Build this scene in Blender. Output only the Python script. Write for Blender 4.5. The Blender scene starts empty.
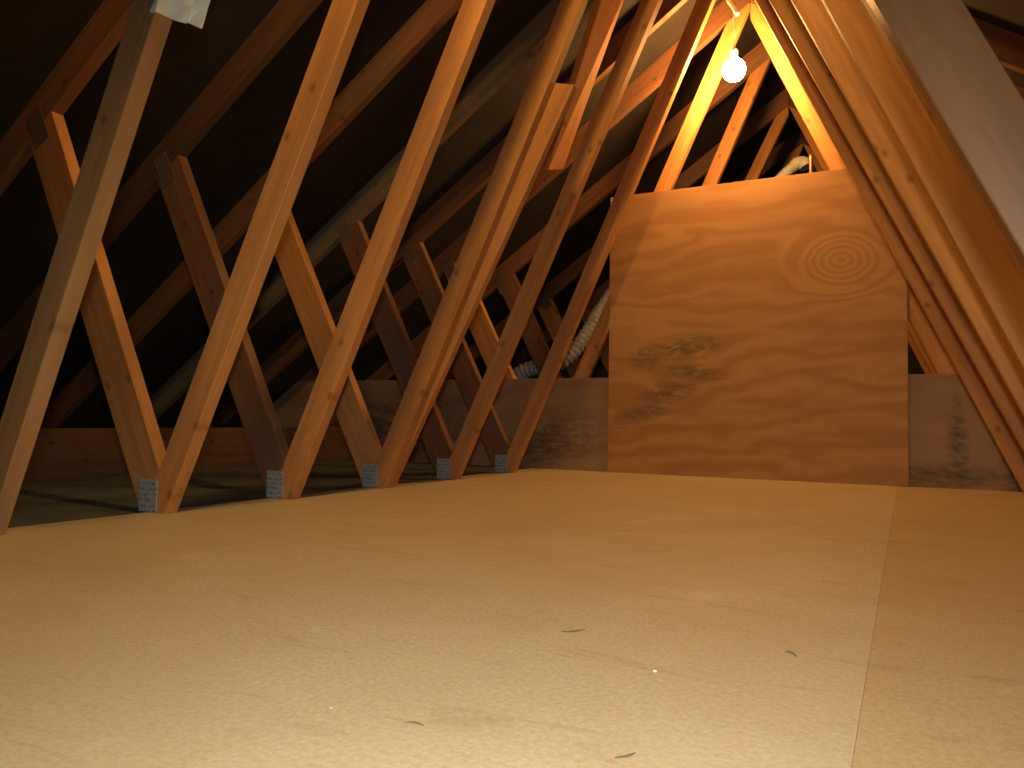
import bpy, bmesh, math, random
from mathutils import Vector, Matrix
random.seed(7)
C = bpy.context.scene.collection
XC = -0.78                                  # ridge line
RS = 0.69                                   # rafter slope
T = 0.045                                   # lumber thickness

# ------------------------------------------------------------------ materials
def new_mat(name):
    m = bpy.data.materials.new(name); m.use_nodes = True
    nt = m.node_tree; nt.nodes.clear()
    out = nt.nodes.new('ShaderNodeOutputMaterial'); b = nt.nodes.new('ShaderNodeBsdfPrincipled')
    nt.links.new(b.outputs[0], out.inputs[0])
    return m, nt, b
def nd(nt, t, **kw):
    n = nt.nodes.new(t)
    for k, v in kw.items(): setattr(n, k, v)
    return n
def lk(nt, a, b): nt.links.new(a, b)
def mapping(nt, scale, coord='Object', loc=(0,0,0)):
    tc = nd(nt, 'ShaderNodeTexCoord'); mp = nd(nt, 'ShaderNodeMapping')
    mp.inputs['Scale'].default_value = scale; mp.inputs['Location'].default_value = loc
    lk(nt, tc.outputs[coord], mp.inputs[0]); return mp.outputs[0]
def noise(nt, vec, scale, detail=4, rough=.55, dist=0, w=None):
    n = nd(nt, 'ShaderNodeTexNoise')
    if w is not None:
        n.noise_dimensions = '4D'; lk(nt, w, n.inputs['W'])
    lk(nt, vec, n.inputs['Vector']); n.inputs['Scale'].default_value = scale
    n.inputs['Detail'].default_value = detail; n.inputs['Roughness'].default_value = rough
    n.inputs['Distortion'].default_value = dist
    return n.outputs['Fac']
def ramp(nt, fac, stops, interp='LINEAR'):
    r = nd(nt, 'ShaderNodeValToRGB'); r.color_ramp.interpolation = interp
    e = r.color_ramp.elements
    while len(e) < len(stops): e.new(.5)
    for i, (p, c) in enumerate(stops):
        e[i].position = p; e[i].color = (*c, 1) if len(c) == 3 else c
    lk(nt, fac, r.inputs[0]); return r.outputs['Color']
def mth(nt, op, a, b=None, c=None, clamp=False):
    n = nd(nt, 'ShaderNodeMath', operation=op); n.use_clamp = clamp
    for i, v in enumerate((a, b, c)):
        if v is None: continue
        if isinstance(v, (int, float)): n.inputs[i].default_value = v
        else: lk(nt, v, n.inputs[i])
    return n.outputs[0]
def mix(nt, fac, a, b, mode='MIX'):
    n = nd(nt, 'ShaderNodeMix', data_type='RGBA', blend_type=mode)
    for s, v in ((0, fac), (6, a), (7, b)):
        if isinstance(v, (int, float)): n.inputs[s].default_value = v
        elif isinstance(v, tuple): n.inputs[s].default_value = (*v, 1)
        else: lk(nt, v, n.inputs[s])
    return n.outputs[2]
def bump(nt, h, b, strength=.2, dist=.002):
    n = nd(nt, 'ShaderNodeBump'); n.inputs['Strength'].default_value = strength
    n.inputs['Distance'].default_value = dist; lk(nt, h, n.inputs['Height']); lk(nt, n.outputs[0], b.inputs['Normal'])

def lumber(name, light, dark, blotch, amount=.5, rough=.62, knots=.7):
    """sawn fir: grain along local X, a few knots, weathering blotches"""
    m, nt, b = new_mat(name)
    oi = nd(nt, 'ShaderNodeObjectInfo')
    seed = mth(nt, 'MULTIPLY', oi.outputs['Random'], 37.0)
    v = mapping(nt, (1.2, 10, 18))
    g = noise(nt, v, 1.6, 5, .6, .35, seed)
    v2 = mapping(nt, (5, 60, 90))
    f = noise(nt, v2, 1.3, 3, .6, 0, seed)
    gg = mth(nt, 'ADD', mth(nt, 'MULTIPLY', g, .75), mth(nt, 'MULTIPLY', f, .25))
    col = ramp(nt, gg, [(.34, dark), (.62, light)])
    # large patches of weathering
    v3 = mapping(nt, (1, 3.2, 3.2))
    bl = noise(nt, v3, 1.9, 3, .55, .4, seed)
    bm = ramp(nt, bl, [(.50, (0,0,0)), (.66, (1,1,1))])
    col = mix(nt, mth(nt, 'MULTIPLY', bm, amount), col, blotch)
    # knots
    tc = nd(nt, 'ShaderNodeTexCoord'); sx = nd(nt, 'ShaderNodeSeparateXYZ'); lk(nt, tc.outputs['Object'], sx.inputs[0])
    cx = nd(nt, 'ShaderNodeCombineXYZ')
    lk(nt, mth(nt, 'ADD', sx.outputs[0], seed), cx.inputs[0])
    lk(nt, mth(nt, 'ADD', mth(nt, 'MULTIPLY', sx.outputs[2], 1.5), seed), cx.inputs[1])
    vo = nd(nt, 'ShaderNodeTexVoronoi'); vo.voronoi_dimensions = '2D'; vo.inputs['Scale'].default_value = 3.4
    lk(nt, cx.outputs[0], vo.inputs['Vector'])
    kn = ramp(nt, vo.outputs['Distance'], [(.02, (1,1,1)), (.075, (0,0,0))])
    col = mix(nt, mth(nt, 'MULTIPLY', kn, knots), col, tuple(c*.45 for c in dark))
    # each stick its own tone
    hs = nd(nt, 'ShaderNodeHueSaturation'); lk(nt, col, hs.inputs['Color'])
    lk(nt, mth(nt, 'ADD', mth(nt, 'MULTIPLY', oi.outputs['Random'], .30), .86), hs.inputs['Value'])
    lk(nt, hs.outputs[0], b.inputs['Base Color'])
    b.inputs['Roughness'].default_value = rough
    b.inputs['Specular IOR Level'].default_value = .35
    bump(nt, gg, b, .25, .0015)
    return m
M = {}
M['fir'] = lumber('fir lumber', (.62, .295, .088), (.42, .178, .050), (.36, .17, .075), .55)
M['grey_fir'] = lumber('weathered fir lumber', (.48, .27, .105), (.33, .175, .065), (.27, .205, .12), .95)
M['planed_fir'] = lumber('planed fir lumber', (.225, .108, .038), (.165, .070, .025), (.19, .115, .052), .9, .42, 0)
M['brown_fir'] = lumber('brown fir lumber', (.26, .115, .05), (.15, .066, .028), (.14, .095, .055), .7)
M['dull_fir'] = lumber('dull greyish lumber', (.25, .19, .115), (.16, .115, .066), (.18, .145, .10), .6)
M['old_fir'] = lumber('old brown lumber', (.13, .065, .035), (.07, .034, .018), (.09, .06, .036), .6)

def particle_board(name, tint):
    m, nt, b = new_mat(name)
    v = mapping(nt, (1, 1, 1))
    chips = noise(nt, v, 130, 4, .75)
    vo = nd(nt, 'ShaderNodeTexVoronoi'); vo.inputs['Scale'].default_value = 150; lk(nt, v, vo.inputs['Vector'])
    base = ramp(nt, chips, [(.30, (.43, .35, .20)), (.52, (.53, .445, .285)), (.72, (.62, .54, .38))])
    base = mix(nt, .07, base, vo.outputs['Color'], 'SOFT_LIGHT')
    cl = noise(nt, v, 1.7, 5, .6, .6)
    base = mix(nt, mth(nt, 'MULTIPLY', ramp(nt, cl, [(.42, (0,0,0)), (.7, (1,1,1))]), .45), base, (.43, .30, .16))
    sc = mapping(nt, (3.5, 14, 1))
    st = noise(nt, sc, 1.0, 6, .7, .8)
    base = mix(nt, mth(nt, 'MULTIPLY', ramp(nt, st, [(.57, (0,0,0)), (.74, (1,1,1))]), .6), base, (.34, .22, .10))
    du = noise(nt, mapping(nt, (1,1,1), loc=(5, 3, 0)), 4.0, 6, .75, .5)
    base = mix(nt, mth(nt, 'MULTIPLY', ramp(nt, du, [(.60, (0,0,0)), (.75, (1,1,1))]), .35), base, (.72, .66, .54))
    base = mix(nt, 1.0, base, tint, 'MULTIPLY')
    lk(nt, base, b.inputs['Base Color']); b.inputs['Roughness'].default_value = .6
    b.inputs['Specular IOR Level'].default_value = .3
    bump(nt, chips, b, .06, .001)
    return m
M['floor'] = particle_board('particle board', (1, 1, 1))
M['tan_floor'] = particle_board('tan particle board', (.90, .83, .72))

def dusty():
    m, nt, b = new_mat('dusty grey boards')
    v = mapping(nt, (1, 1, 1))
    n = noise(nt, v, 6, 6, .65)
    lk(nt, ramp(nt, n, [(.35, (.060, .064, .045)), (.7, (.115, .12, .085))]), b.inputs['Base Color'])
    b.inputs['Roughness'].default_value = .9; bump(nt, n, b, .3, .004)
    return m
M['dusty'] = dusty()

def plywood(name, light, dark, stain, knot=None, stains=(), smear=.5, freq=9.0):
    """rotary cut face veneer: broad horizontal cathedral bands; local X = width, Z = height"""
    m, nt, b = new_mat(name)
    tc = nd(nt, 'ShaderNodeTexCoord'); sp = nd(nt, 'ShaderNodeSeparateXYZ'); lk(nt, tc.outputs['Object'], sp.inputs[0])
    X, Z = sp.outputs[0], sp.outputs[2]
    w1 = noise(nt, mapping(nt, (.7, 1, 2.4)), 1.3, 2.5, .5, .2)
    w2 = noise(nt, mapping(nt, (1.7, 1, 9)), 1.6, 4, .6, .4)
    field = mth(nt, 'ADD', mth(nt, 'MULTIPLY', Z, freq*.55), mth(nt, 'MULTIPLY', w1, freq*.62))
    field = mth(nt, 'ADD', field, mth(nt, 'MULTIPLY', w2, .9))
    if knot:
        kx, kz = knot
        dx = mth(nt, 'SUBTRACT', X, kx); dz = mth(nt, 'SUBTRACT', Z, kz)
        r = mth(nt, 'SQRT', mth(nt, 'ADD', mth(nt, 'MULTIPLY', mth(nt, 'MULTIPLY', dx, dx), .55), mth(nt, 'MULTIPLY', dz, dz)))
        rr = mth(nt, 'ADD', mth(nt, 'MULTIPLY', r, 34), mth(nt, 'MULTIPLY', w2, .8))
        k = ramp(nt, r, [(.09, (1,1,1)), (.24, (0,0,0))], 'EASE')
        n = nd(nt, 'ShaderNodeMix', data_type='FLOAT'); lk(nt, k, n.inputs[0]); lk(nt, field, n.inputs[2]); lk(nt, rr, n.inputs[3])
        field = n.outputs[0]
    s = mth(nt, 'ADD', mth(nt, 'MULTIPLY', mth(nt, 'SINE', mth(nt, 'MULTIPLY', field, 6.283)), .5), .5)
    fine = noise(nt, mapping(nt, (4, 1, 60)), 1.5, 4, .6)
    fac = mth(nt, 'ADD', mth(nt, 'MULTIPLY', s, .55), mth(nt, 'MULTIPLY', mth(nt, 'ADD', fine, w2), .25))
    col = ramp(nt, fac, [(.02, dark), (.74, light)])
    big = noise(nt, mapping(nt, (1.2, 1, 2.6), loc=(3, 0, 8)), 1.5, 3, .5)
    col = mix(nt, mth(nt, 'MULTIPLY', ramp(nt, big, [(.4, (0,0,0)), (.7, (1,1,1))]), .35), col, tuple(c*.72 for c in light))
    if stains:
        tot = None
        for (sx, sz, rx, rz, tilt) in stains:
            ca, sa = math.cos(tilt), math.sin(tilt)
            dx = mth(nt, 'SUBTRACT', X, sx); dz = mth(nt, 'SUBTRACT', Z, sz)
            a = mth(nt, 'DIVIDE', mth(nt, 'ADD', mth(nt, 'MULTIPLY', dx, ca), mth(nt, 'MULTIPLY', dz, sa)), rx)
            c = mth(nt, 'DIVIDE', mth(nt, 'SUBTRACT', mth(nt, 'MULTIPLY', dz, ca), mth(nt, 'MULTIPLY', dx, sa)), rz)
            q = mth(nt, 'SUBTRACT', 1.0, mth(nt, 'ADD', mth(nt, 'MULTIPLY', a, a), mth(nt, 'MULTIPLY', c, c)), clamp=True)
            tot = q if tot is None else mth(nt, 'MAXIMUM', tot, q)
        br = noise(nt, mapping(nt, (7, 1, 22)), 1.5, 6, .75, .8)
        mask = mth(nt, 'MULTIPLY', tot, ramp(nt, br, [(.36, (0,0,0)), (.56, (1,1,1))]))
        col = mix(nt, mth(nt, 'MULTIPLY', mask, smear), col, stain)
    lk(nt, col, b.inputs['Base Color']); b.inputs['Roughness'].default_value = .6
    b.inputs['Specular IOR Level'].default_value = .3
    bump(nt, fac, b, .12, .001)
    return m
M['ply'] = plywood('orange fir plywood', (.47, .26, .095), (.35, .165, .055), (.13, .095, .05), knot=(.490, .345),
    stains=[(-.56, -.15, .13, .09, 0), (-.35, -.10, .30, .10, .12), (-.58, -.47, .28, .07, .35), (-.30, -.24, .22, .06, -.1), (-.45, -.36, .22, .08, .2)], smear=.85)
M['old_ply'] = plywood('dirty brown plywood', (.36, .235, .13), (.25, .15, .08), (.08, .06, .04),
    stains=[(2.22, .26, .035, .24, 0), (2.22, .20, .06, .22, 0), (2.15, .06, .32, .08, 0), (2.5, .1, .12, .3, 0), (-1.2, .2, .8, .35, .1), (.0, .15, .5, .2, .3)], smear=.8, freq=6)

def simple(name, col, rough=.6, metal=0, var=.0, scale=20, bumpd=None):
    m, nt, b = new_mat(name)
    if var:
        n = noise(nt, mapping(nt, (1,1,1)), scale, 4, .6)
        lk(nt, ramp(nt, n, [(.3, tuple(c*(1-var) for c in col)), (.7, tuple(min(1, c*(1+var)) for c in col))]), b.inputs['Base Color'])
        if bumpd: bump(nt, n, b, .4, bumpd)
    else: b.inputs['Base Color'].default_value = (*col, 1)
    b.inputs['Roughness'].default_value = rough; b.inputs['Metallic'].default_value = metal
    return m
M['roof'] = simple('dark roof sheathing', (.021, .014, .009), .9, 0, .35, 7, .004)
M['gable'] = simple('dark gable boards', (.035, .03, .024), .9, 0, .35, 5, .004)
M['duct'] = simple('grey ribbed plastic duct', (.50, .50, .44), .5, 0, .2, 30)
M['pipe'] = simple('grey white pipe', (.46, .46, .40), .5, 0, .12, 10)
M['copper'] = simple('bright copper', (.85, .42, .22), .35, .9)
M['porcelain'] = simple('white porcelain', (.80, .78, .72), .3)
M['cord'] = simple('white cord', (.70, .68, .60), .5)
M['brass'] = simple('brass', (.75, .55, .25), .3, 1)
M['sheet'] = simple('white plastic sheet', (.78, .90, .84), .45, 0, .10, 14, .004)
M['splinter'] = simple('grey splinter', (.16, .14, .07), .8, 0, .2, 200)
M['crumb'] = simple('white crumb', (.8, .78, .7), .8, 0, .1, 200)

def plate_mat(name, c0, c1):
    m, nt, b = new_mat(name)
    v = mapping(nt, (1, 1, 1))
    w = nd(nt, 'ShaderNodeTexVoronoi'); w.inputs['Scale'].default_value = 95; w.inputs['Randomness'].default_value = .35
    mp = mapping(nt, (1.5, .01, .6)); lk(nt, mp, w.inputs['Vector'])
    n = noise(nt, v, 40, 3, .6)
    c = ramp(nt, w.outputs['Distance'], [(.22, c0), (.42, c1)])
    c = mix(nt, mth(nt, 'MULTIPLY', n, .4), c, tuple((a+q)/2 for a, q in zip(c0, c1)))
    lk(nt, c, b.inputs['Base Color']); b.inputs['Metallic'].default_value = .35; b.inputs['Roughness'].default_value = .5
    bump(nt, w.outputs['Distance'], b, .7, .002)
    return m
M['plate'] = plate_mat('galvanised nail plate', (.11, .12, .12), (.52, .56, .54))
M['dull_plate'] = plate_mat('tarnished nail plate', (.09, .055, .03), (.24, .17, .11))
def glow(name, col, e):
    m, nt, b = new_mat(name)
    b.inputs['Base Color'].default_value = (.9, .85, .7, 1)
    b.inputs['Emission Color'].default_value = (*col, 1); b.inputs['Emission Strength'].default_value = e
    return m
M['glow'] = glow('lit frosted glass', (1, .50, .15), 520)
M['warm_glow'] = glow('lit warm glass', (1, .59, .20), 520)

# ------------------------------------------------------------------ helpers
def link_mesh(name, bm, mat, parent=None, loc=(0,0,0), mtx=None, smooth=False):
    bmesh.ops.recalc_face_normals(bm, faces=bm.faces)
    me = bpy.data.meshes.new(name); bm.to_mesh(me); bm.free()
    if smooth:
        for f in me.polygons: f.use_smooth = True
    me.materials.append(mat)
    o = bpy.data.objects.new(name, me); C.objects.link(o)
    if parent: o.parent = parent
    if mtx is not None: o.matrix_local = mtx
    else: o.location = loc
    return o
def tag(o, label=None, cat=None, group=None, kind=None):
    if label: o['label'] = label
    if cat: o['category'] = cat
    if group: o['group'] = group
    if kind: o['kind'] = kind
    return o
def empty(name, loc, label, cat, group=None):
    o = bpy.data.objects.new(name, None); C.objects.link(o); o.location = loc; o.empty_display_size = .1
    return tag(o, label, cat, group)
def prism_bm(poly, y0, y1, bev=.002):
    """polygon of (x,z) extruded from y0 to y1"""
    bm = bmesh.new()
    a = [bm.verts.new((x, y0, z)) for x, z in poly]; c = [bm.verts.new((x, y1, z)) for x, z in poly]
    bm.faces.new(a); bm.faces.new(list(reversed(c)))
    n = len(poly)
    for i in range(n): bm.faces.new((a[i], c[i], c[(i+1) % n], a[(i+1) % n]))
    if bev: bmesh.ops.bevel(bm, geom=list(bm.edges), offset=bev, segments=1, affect='EDGES')
    return bm
def stick(name, poly, axis, y, mat, parent, t=T, origin=None, seedoff=0):
    """a member whose outline lies in the truss plane; local X runs along the member"""
    d = Vector((axis[0], 0, axis[1])).normalized()
    ox, oz = origin or poly[0]
    perp = Vector((-d.z, 0, d.x))
    loc = []
    for x, z in poly:
        v = Vector((x-ox, 0, z-oz)); loc.append((v.dot(d), v.dot(perp)))
    bm = prism_bm(loc, 0, t)
    px = parent.location if parent else Vector((0,0,0))
    R = Matrix((( d.x, 0, perp.x, ox-px.x), (0, 1, 0, y-px.y), (d.z, 0, perp.z, oz-px.z), (0,0,0,1)))
    return link_mesh(name, bm, mat, parent, mtx=R)
def tube_bm(pts, rad, seg=16, cap=True):
    """swept round tube; rad is a number or a list"""
    bm = bmesh.new(); rings = []; n = len(pts)
    P = [Vector(p) for p in pts]; up = Vector((0, 0, 1))
    for i in range(n):
        t = (P[min(i+1, n-1)] - P[max(i-1, 0)]).normalized()
        u = t.cross(up if abs(t.z) < .95 else Vector((1, 0, 0))).normalized(); w = t.cross(u)
        r = rad[i] if isinstance(rad, (list, tuple)) else rad
        rings.append([bm.verts.new(P[i] + (u*math.cos(2*math.pi*k/seg) + w*math.sin(2*math.pi*k/seg))*r) for k in range(seg)])
    for i in range(n-1):
        for k in range(seg): bm.faces.new((rings[i][k], rings[i][(k+1) % seg], rings[i+1][(k+1) % seg], rings[i+1][k]))
    if cap: bm.faces.new(rings[0]); bm.faces.new(rings[-1])
    return bm
def lathe_bm(prof, seg=32):
    bm = bmesh.new(); rings = []
    for r, z in prof:
        if r < 1e-5: rings.append([bm.verts.new((0, 0, z))])
        else: rings.append([bm.verts.new((r*math.cos(2*math.pi*k/seg), r*math.sin(2*math.pi*k/seg), z)) for k in range(seg)])
    for a, c in zip(rings, rings[1:]):
        for k in range(seg):
            j = (k+1) % seg
            if len(a) == 1: bm.faces.new((a[0], c[j], c[k]))
            elif len(c) == 1: bm.faces.new((a[k], a[j], c[0]))
            else: bm.faces.new((a[k], a[j], c[j], c[k]))
    return bm
def catmull(pts, n):
    P = [Vector(p) for p in pts]; P = [2*P[0]-P[1]] + P + [2*P[-1]-P[-2]]; out = []
    for i in range(1, len(P)-2):
        for k in range(n):
            t = k/n; a, b, c, d = P[i-1:i+3]
            out.append(.5*((2*b) + (c-a)*t + (2*a-5*b+4*c-d)*t*t + (3*b-a-3*c+d)*t**3))
    out.append(P[-2]); return out

# ------------------------------------------------------------------ setting
def slab(name, x0, x1, y0, y1, z0, z1, mat, kind='structure'):
    bm = prism_bm([(x0, z0), (x1, z0), (x1, z1), (x0, z1)], y0, y1, 0)
    return tag(link_mesh(name, bm, mat), kind=kind)
FE = -2.112                                 # edge of the particle board
slab('floor', FE, -.0470, -2.0, 4.9, -.018, 0, M['floor'])
slab('floor', -.0466, 2.2, -2.0, 4.9, -.018, 0, M['tan_floor'])
slab('floor', -4.9, FE-.001, -2.0, 7.6, -.04, -.006, M['dusty'])
slab('floor', FE, 3.4, 4.901, 7.6, -.04, -.006, M['dusty'])
slab('floor', 2.201, 3.4, -2.0, 4.9, -.04, -.006, M['dusty'])
def rz(x): return 1.37 + RS*(x + 2.72)      # underside of the left rafters
RH = .152                                   # rafter depth measured upright
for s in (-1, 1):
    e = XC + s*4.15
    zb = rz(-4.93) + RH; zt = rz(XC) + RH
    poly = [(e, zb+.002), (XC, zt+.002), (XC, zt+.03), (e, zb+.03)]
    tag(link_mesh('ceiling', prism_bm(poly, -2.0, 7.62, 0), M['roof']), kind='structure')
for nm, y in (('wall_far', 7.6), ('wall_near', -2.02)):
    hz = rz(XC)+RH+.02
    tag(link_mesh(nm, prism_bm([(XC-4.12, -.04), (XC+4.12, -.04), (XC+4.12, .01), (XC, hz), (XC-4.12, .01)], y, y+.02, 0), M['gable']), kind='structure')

# ------------------------------------------------------------------ roof trusses
# y, left web (base x, slope, width), right web (base x, slope, width)
TR = [
 (1.089, (2.0604, .4615, .089), (.405, .455, .081)),
 (1.613, (2.0824, .4823, .0906), (.505, .457, .089)),
 (2.137, (2.0668, .4685, .0946), (.4895, .4386, .089)),
 (2.696, (2.0583, .4592, .0915), (.5143, .4582, .089)),
 (3.296, (2.0601, .4615, .084), (.527, .4681, .089)),
 (3.886, (2.0447, .4485, .084), (.5011, .4583, .089)),
 (4.384, (2.0548, .4558, .0898), (.442, .449, .089)),
 (5.113, (2.0162, .4406, .0895), (.500, .457, .089)),
 (5.980, (2.123, .4901, .085), (.505, .457, .089)),
 (6.850, (2.06, .46, .089), (.505, .457, .089)),
]
LBL = [
 "nearest wooden roof truss, its left leg greyish and its right leg a broad dull plank",
 "second roof truss from the camera, leftmost grey nail plate at its left foot",
 "third roof truss from the camera, second nail plate from the left at its foot",
 "fourth roof truss from the camera, an extra board leaning beside its left leg",
 "fifth roof truss from the camera, a short board hanging behind its left rafter",
 "sixth roof truss, the last one whose legs stand in front of the big plywood panel",
 "roof truss right behind the big plywood panel, brightly lit beside the bulb",
 "roof truss seen above the panel just right of the glowing bulb",
 "thin reddish roof truss above the panel, second beyond the bulb",
 "farthest, dimmest roof truss in the dark end of the attic",
]
GRP = 'triangular wooden roof trusses'
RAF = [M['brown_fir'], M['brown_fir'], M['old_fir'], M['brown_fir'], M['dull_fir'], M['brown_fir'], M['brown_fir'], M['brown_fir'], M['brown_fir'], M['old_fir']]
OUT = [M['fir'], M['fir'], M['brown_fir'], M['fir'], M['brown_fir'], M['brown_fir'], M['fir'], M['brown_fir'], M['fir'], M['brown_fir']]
def mir(poly): return [(2*XC - x, z) for x, z in poly]
for k, (y, (b, m, w), (br, mr, wr)) in enumerate(TR):
    t = empty('roof_truss', (XC, y, 0), LBL[k], 'roof truss', GRP)
    wood = M['fir']
    # rafters
    raf = [(-4.86, rz(-4.86)), (XC-.001, rz(XC)), (XC-.001, rz(XC)+RH), (-4.86, rz(-4.86)+RH)]
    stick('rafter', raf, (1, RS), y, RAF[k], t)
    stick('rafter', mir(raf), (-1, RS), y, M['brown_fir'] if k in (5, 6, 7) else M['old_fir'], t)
    # long inner webs (the legs of the V), left then right, in the same builder
    for side, bb, mm, ww in ((-1, b, m, w), (1, br, mr, wr)):
        cx = 2*XC + bb if side > 0 else -bb  # work on the left, mirror for the right
        if side > 0: cx = 2*XC - bb
        hw = ww/2*math.sqrt(1+mm*mm)
        xl, xr = cx-hw, cx+hw
        zt = (XC - .002 - xr)/mm
        # left edge meets the rafter underside
        zu = (1.37 + RS*(xl+2.72))/(1-RS*mm)
        zc = rz(XC-.002)
        if zt > zc:                           # right edge meets the rafter first
            ztr = (1.37 + RS*(xr+2.72))/(1-RS*mm)
            poly = [(xl, 0), (xr, 0), (xr+mm*ztr, ztr-.001), (xl+mm*zu, zu-.001)]
        else:
            poly = [(xl, 0), (xr, 0), (XC-.002, zt), (XC-.002, zc-.001), (xl+mm*zu, zu-.001)]
        wd = M['fir']
        if k == 0: wd = M['grey_fir'] if side < 0 else M['planed_fir']
        if side > 0: poly = mir(poly)
        stick('web', poly, (-side*mm, 1), y, wd, t)
        # short outer web
        d = cx + 2.075
        if side < 0 or True:
            zi = .155
            ol = lambda z: -2.139 - .529*z + d
            il = lambda z: -1.988 - .5125*z + d
            ox_z = (1.37 + RS*(-2.139+d+2.72))/(1+RS*.529)
            ix_z = (1.37 + RS*(-1.988+d+2.72))/(1+RS*.5125)
            e0 = xl - .001
            ze = (il(0) - xl)/(mm+.5125)
            op = [(ol(0), 0), (e0, 0), (xl+mm*ze-.001, ze), (il(ix_z), ix_z-.001), (ol(ox_z), ox_z-.001)]
            if side > 0: op = mir(op)
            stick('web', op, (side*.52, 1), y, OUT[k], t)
        # pressed nail plates on the near face
        def plate(x0, x1, z0, z1, ang=0, pm='plate'):
            cxp, czp = (x0+x1)/2, (z0+z1)/2; hx, hz = (x1-x0)/2, (z1-z0)/2
            bm = prism_bm([(-hx, -hz), (hx, -hz), (hx, hz), (-hx, hz)], -.002, 0, .0004)
            if side > 0: cxp = 2*XC - cxp; ang = -ang
            Rm = Matrix.Translation((cxp - XC, -.0004, czp)) @ Matrix.Rotation(ang, 4, 'Y')
            link_mesh('nail_plate', bm, M[pm], t, mtx=Rm)
        plate(-2.146+d, -2.063+d, .001, .102)
        plate(-2.815+d*.3, -2.735+d*.3, 1.265, 1.405, -.48, 'dull_plate')

# extra boards beside the webs
bt = stick('brace_board', [(-2.105, 0), (-2.013, 0), (-1.166, 1.640), (-1.249, 1.663)], (.517, 1), 2.745, M['fir'], None, t=.038)
tag(bt, 'reddish board with a square-cut top leaning right behind the fourth left leg', 'board')
def twisted_board():
    # near edge line and far edge line of the wide face, set oblique to the truss plane
    a0, a1 = Vector((-1.555, 3.346, 1.529)), Vector((-1.287, 3.346, 2.316))
    b0, b1 = Vector((-1.528, 3.470, 1.565)), Vector((-1.215, 3.470, 2.360))
    a1 += (a1-a0)*.13; b1 += (b1-b0)*.13
    n = (b0-a0).cross(a1-a0).normalized()
    if n.x > 0: n = -n
    o0 = a0.copy(); bm = bmesh.new(); q = [a0, b0, b1, a1]
    f = [bm.verts.new(p-o0) for p in q]; g = [bm.verts.new(p-o0+n*.038) for p in q]
    bm.faces.new(f); bm.faces.new(list(reversed(g)))
    for i in range(4): bm.faces.new((f[i], g[i], g[(i+1) % 4], f[(i+1) % 4]))
    bmesh.ops.bevel(bm, geom=list(bm.edges), offset=.002, segments=1, affect='EDGES')
    # local X along the board so that the grain follows it
    d = (a1-a0).normalized(); yv = (n - d*n.dot(d)).normalized(); zv = d.cross(yv)
    R = Matrix((d, yv, zv)).transposed().to_4x4()
    bm.transform(R.inverted())
    return link_mesh('brace_board', bm, M['fir'], mtx=Matrix.Translation(o0) @ R)
bt = twisted_board()
tag(bt, 'short bright orange board hanging down behind the left rafter, its lower end free', 'board')

# ------------------------------------------------------------------ plywood at the end of the floored part
PW = 1.600; PC = (-1.598 + .004)/2
bm = prism_bm([(-.801, -.831), (.801, -.831), (.801, .831), (-.801, .834)], -.0075, .0075, .0012)
o = link_mesh('plywood_panel', bm, M['ply'], loc=(-.7955, 4.3525, .8315))
tag(o, 'big square sheet of orange plywood with ring grain at the far end of the floor', 'plywood')
ex = .005
xk = -2.72 + (.567-1.37-RH)/RS + .02
bm = prism_bm([(-4.88+2.0, 0), (1.45+2.0, 0), (1.45+2.0, .568), (xk+2.0, .566), (-4.88+2.0, .01)], 4.3615-4.369, 4.376-4.369, .001)
o = link_mesh('knee_board', bm, M['old_ply'], loc=(-2.0, 4.369, -.0))
tag(o, 'low dirty brown plywood strip standing across the attic behind the big plywood panel', 'plywood')
bm = bmesh.new()
bm = prism_bm([(-1.32, -.118), (1.32, -.118), (1.32, .118), (-1.32, .118)], -.019, .019, .002)
o = link_mesh('eave_board', bm, M['old_fir'], mtx=Matrix.Translation((-3.58, 3.03, .112)) @ Matrix.Rotation(math.pi/2, 4, 'Z'))
tag(o, 'dim brown board on edge along the left eave behind the left legs', 'board')

# ------------------------------------------------------------------ hanging bulb
def bulb(x, y, z, label, gm='glow'):
    t = empty('pendant_bulb', (x, y, z), label, 'light bulb')
    g = lathe_bm([(0, -.062)] + [(.062*math.sin(a), -.062*math.cos(a)) for a in [math.pi*i/16 for i in range(1, 14)]] + [(.016, .064), (.0145, .072)], 32)
    link_mesh('glass_globe', g, M[gm], t, smooth=True)
    s = lathe_bm([(0, .066), (.018, .066), (.020, .072), (.020, .106), (.014, .116), (.006, .120), (0, .120)], 24)
    link_mesh('lamp_socket', s, M['porcelain'], t, smooth=False)
    top = rz(XC) - .12 - z
    link_mesh('cord', tube_bm(catmull([(0, 0, .117), (.004, 0, .117+(top-.117)*.4), (-.004, 0, .117+(top-.117)*.75), (.01, .01, top)], 6), .0035, 10), M['cord'], t, smooth=True)
    return t
bulb(-.823, 4.15, 2.221, 'glowing bare light bulb hanging under the ridge above the big plywood panel')
bulb(-.78, 1.27, 2.45, 'bare light bulb under the ridge over the nearest floor boards, above the view', 'warm_glow')
# cable dropping along the ridge near the bulb
pts = catmull([(-.862, 4.10, 2.72), (-.845, 4.10, 2.60), (-.822, 4.10, 2.555), (-.795, 4.10, 2.50)], 6)
o = link_mesh('cable_end', tube_bm(pts, .013, 14), M['cord'], smooth=True)
tag(o, 'short white cable end hanging from the ridge just above the light bulb', 'cable')

# ------------------------------------------------------------------ ducts and pipes beyond
path = catmull([(-1.55, 6.02+.35, 1.95), (-1.893, 5.86, 1.58), (-2.118, 5.62, 1.187), (-2.235, 5.52, .945), (-2.40, 5.46, .76), (-2.72, 5.42, .68), (-3.0, 5.40, .42), (-3.2, 5.40, .12)], 20)
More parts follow.
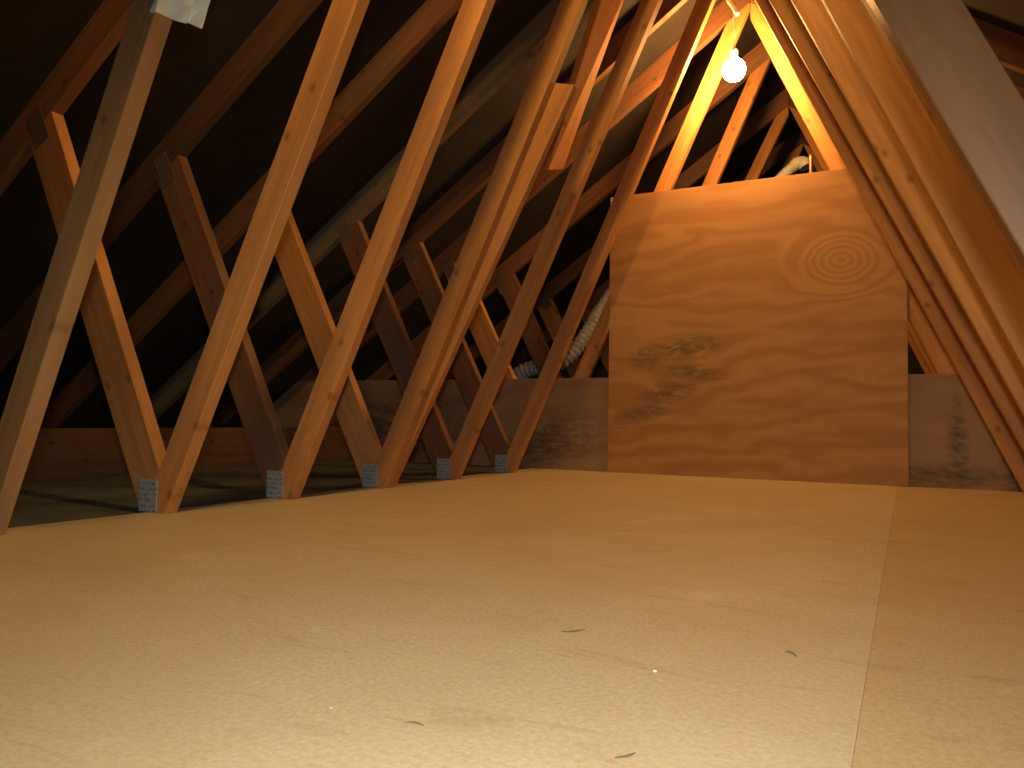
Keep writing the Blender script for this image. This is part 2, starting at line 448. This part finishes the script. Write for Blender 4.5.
# resample evenly so that ribs are regular
L = [0]
for a, c in zip(path, path[1:]): L.append(L[-1] + (c-a).length)
def at_len(s):
    for i in range(len(L)-1):
        if L[i+1] >= s: return path[i].lerp(path[i+1], (s-L[i])/(L[i+1]-L[i]+1e-9))
    return path[-1]
N = int(L[-1]/.0095); pts = [at_len(i*L[-1]/N) for i in range(N+1)]
rad = [(.066, .058, .054, .060)[i % 4] for i in range(N+1)]
o = link_mesh('flexible_duct', tube_bm(pts, rad, 20), M['duct'], smooth=True)
tag(o, 'pale ribbed flexible duct snaking down behind the left edge of the big plywood panel', 'duct')
t = empty('vent_pipe', (-.78, 5.5, 1.90), 'pale grey pipe with an open elbow showing above the top right of the plywood panel', 'pipe')
p = [(-.26, .05, -.17), (-.0, 0, .10), (.10, 0, .185)]
link_mesh('pipe_run', tube_bm(catmull(p, 8), .037, 24), M['pipe'], t, smooth=True)
el = catmull([(.095, 0, .181), (.125, -.005, .200), (.160, -.01, .196), (.178, -.015, .160)], 6)
link_mesh('elbow', tube_bm(el, .042, 24, cap=False), M['pipe'], t, smooth=True)
t['label'] = 'pale grey pipe with an open elbow showing above the top right of the plywood panel'
o = link_mesh('copper_pipe', tube_bm([(-.474, 4.55, -.006), (-.474, 4.55, 1.80), (-.474, 4.55, 1.829)], .0105, 14), M['copper'], smooth=True)
tag(o, 'thin bright copper pipe sticking up behind the top edge of the plywood panel', 'pipe')

# ------------------------------------------------------------------ white sheet wrapped on the nearest left leg
def sheet():
    bm = bmesh.new()
    # cross profile in (v across the leg, y), leg inner face at v=.0445
    prof = [(.032, -.005), (.049, -.006), (.051, .012), (.050, .030), (.053, .048), (.058, .066), (.051, .076), (.054, .092), (.058, .104), (.054, .110)]
    rows = 14; grid = []
    for i in range(rows+1):
        u = i/rows*.55; row = []
        for j, (v, y) in enumerate(prof):
            wob = .003*math.sin(7*u*3+j*1.7) + .0015*math.sin(31*u+j*2.9)
            row.append(bm.verts.new((v + wob*(.3 if i == 0 else 1), y + wob*.5, u + (.002*math.sin(j*1.3) + .024*j/9)*(1-i/rows))))
        grid.append(row)
    for i in range(rows):
        for j in range(len(prof)-1):
            bm.faces.new((grid[i][j], grid[i][j+1], grid[i+1][j+1], grid[i+1][j]))
    bmesh.ops.recalc_face_normals(bm, faces=bm.faces)
    bmesh.ops.solidify(bm, geom=list(bm.faces), thickness=.004)
    return bm
mm = .4615; d = Vector((mm, 0, 1)).normalized(); e = Vector((d.z, 0, -d.x))
u0 = 1.205; cx = -2.0604 + mm*(u0+.0)
Rm = Matrix(((e.x, 0, d.x, cx), (0, 1, 0, 1.089), (e.z, 0, d.z, u0), (0, 0, 0, 1)))
o = link_mesh('plastic_sheet', sheet(), M['sheet'], mtx=Rm)
tag(o, 'folded white plastic sheet wrapped round the nearest left leg at the top of the picture', 'sheet')

# ------------------------------------------------------------------ litter on the floor
def splinter(p, label, r=.0011):
    c = Vector(p[0])
    pts = catmull([Vector(q)-c for q in p], 6); n = len(pts)
    rad = [r*(.35+.65*math.sin(math.pi*(i+.6)/(n+.2))) for i in range(n)]
    o = link_mesh('wood_splinter', tube_bm(pts, rad, 8), M['splinter'], loc=c)
    tag(o, label, 'splinter', 'dark splinters on the floor')
z = .0012
splinter([(-.450, 1.037, z), (-.437, 1.045, z), (-.423, 1.062, z+.001)], 'dark splinter lying near the middle of the floor, the longest one')
splinter([(-.240, .680, z), (-.232, .689, z), (-.227, .699, z)], 'dark splinter at the bottom edge of the picture, right of centre')
splinter([(-.149, 1.103, z), (-.141, 1.103, z), (-.132, 1.089, z)], 'small curved splinter nearest the long floor seam')
splinter([(-.454, .653, z), (-.444, .657, z), (-.433, .655, z)], 'faint splinter at the bottom edge of the picture, left of centre', .0008)
def crumb(x, y, s, label):
    bm = bmesh.new(); bmesh.ops.create_icosphere(bm, subdivisions=2, radius=s)
    for v in bm.verts: v.co = Vector((v.co.x*1.3, v.co.y, v.co.z*.6)) * (1+random.uniform(-.2, .2))
    o = link_mesh('plaster_crumb', bm, M['crumb'], loc=(x, y, s*.55))
    tag(o, label, 'crumb', 'white crumbs on the floor')
crumb(-.279, .935, .0024, 'white crumb on the floor between the long splinter and the seam')
crumb(-.544, .645, .0013, 'tiny white crumb on the floor left of the bottom splinters')

# ------------------------------------------------------------------ lights
def lamp(name, kind, loc, energy, color, **kw):
    l = bpy.data.lights.new(name, kind); l.energy = energy; l.color = color
    for k_, v in kw.items(): setattr(l, k_, v)
    o = bpy.data.objects.new(name, l); C.objects.link(o); o.location = loc; return o
fl = lamp('camera_flash', 'SPOT', (.02, -.03, .47), 62, (1, 1, .96), shadow_soft_size=.03, spot_size=math.radians(115), spot_blend=1.0)

w = bpy.data.worlds.new('attic dark'); bpy.context.scene.world = w; w.use_nodes = True
w.node_tree.nodes['Background'].inputs[0].default_value = (.6, .65, .7, 1)
w.node_tree.nodes['Background'].inputs[1].default_value = .004

# ------------------------------------------------------------------ camera
f_px, yaw, pitch, roll = 763.15, math.radians(27.39), math.radians(2.60), math.radians(-.912)
right = Vector((math.cos(yaw), math.sin(yaw), 0)); fwd = Vector((-math.sin(yaw), math.cos(yaw), 0)); up = Vector((0, 0, 1))
f2 = fwd*math.cos(pitch) + up*math.sin(pitch); u2 = -fwd*math.sin(pitch) + up*math.cos(pitch)
r3 = right*math.cos(roll) - u2*math.sin(roll); u3 = right*math.sin(roll) + u2*math.cos(roll)
cam = bpy.data.cameras.new('camera'); co = bpy.data.objects.new('camera', cam); C.objects.link(co)
co.matrix_world = Matrix(((r3.x, u3.x, -f2.x, 0), (r3.y, u3.y, -f2.y, 0), (r3.z, u3.z, -f2.z, .31), (0, 0, 0, 1)))
cam.sensor_width = 36; cam.lens = 36*f_px/1024; cam.clip_start = .02
bpy.context.scene.camera = co
# aim the flash with the lens, a little down
tgt = f2 + Vector((.05, 0, -.32))
fl.rotation_euler = tgt.to_track_quat('-Z', 'Y').to_euler()

vs = bpy.context.scene.view_settings
vs.view_transform = 'Standard'; vs.look = 'None'; vs.gamma = 1; vs.use_curve_mapping = False; vs.exposure = 0
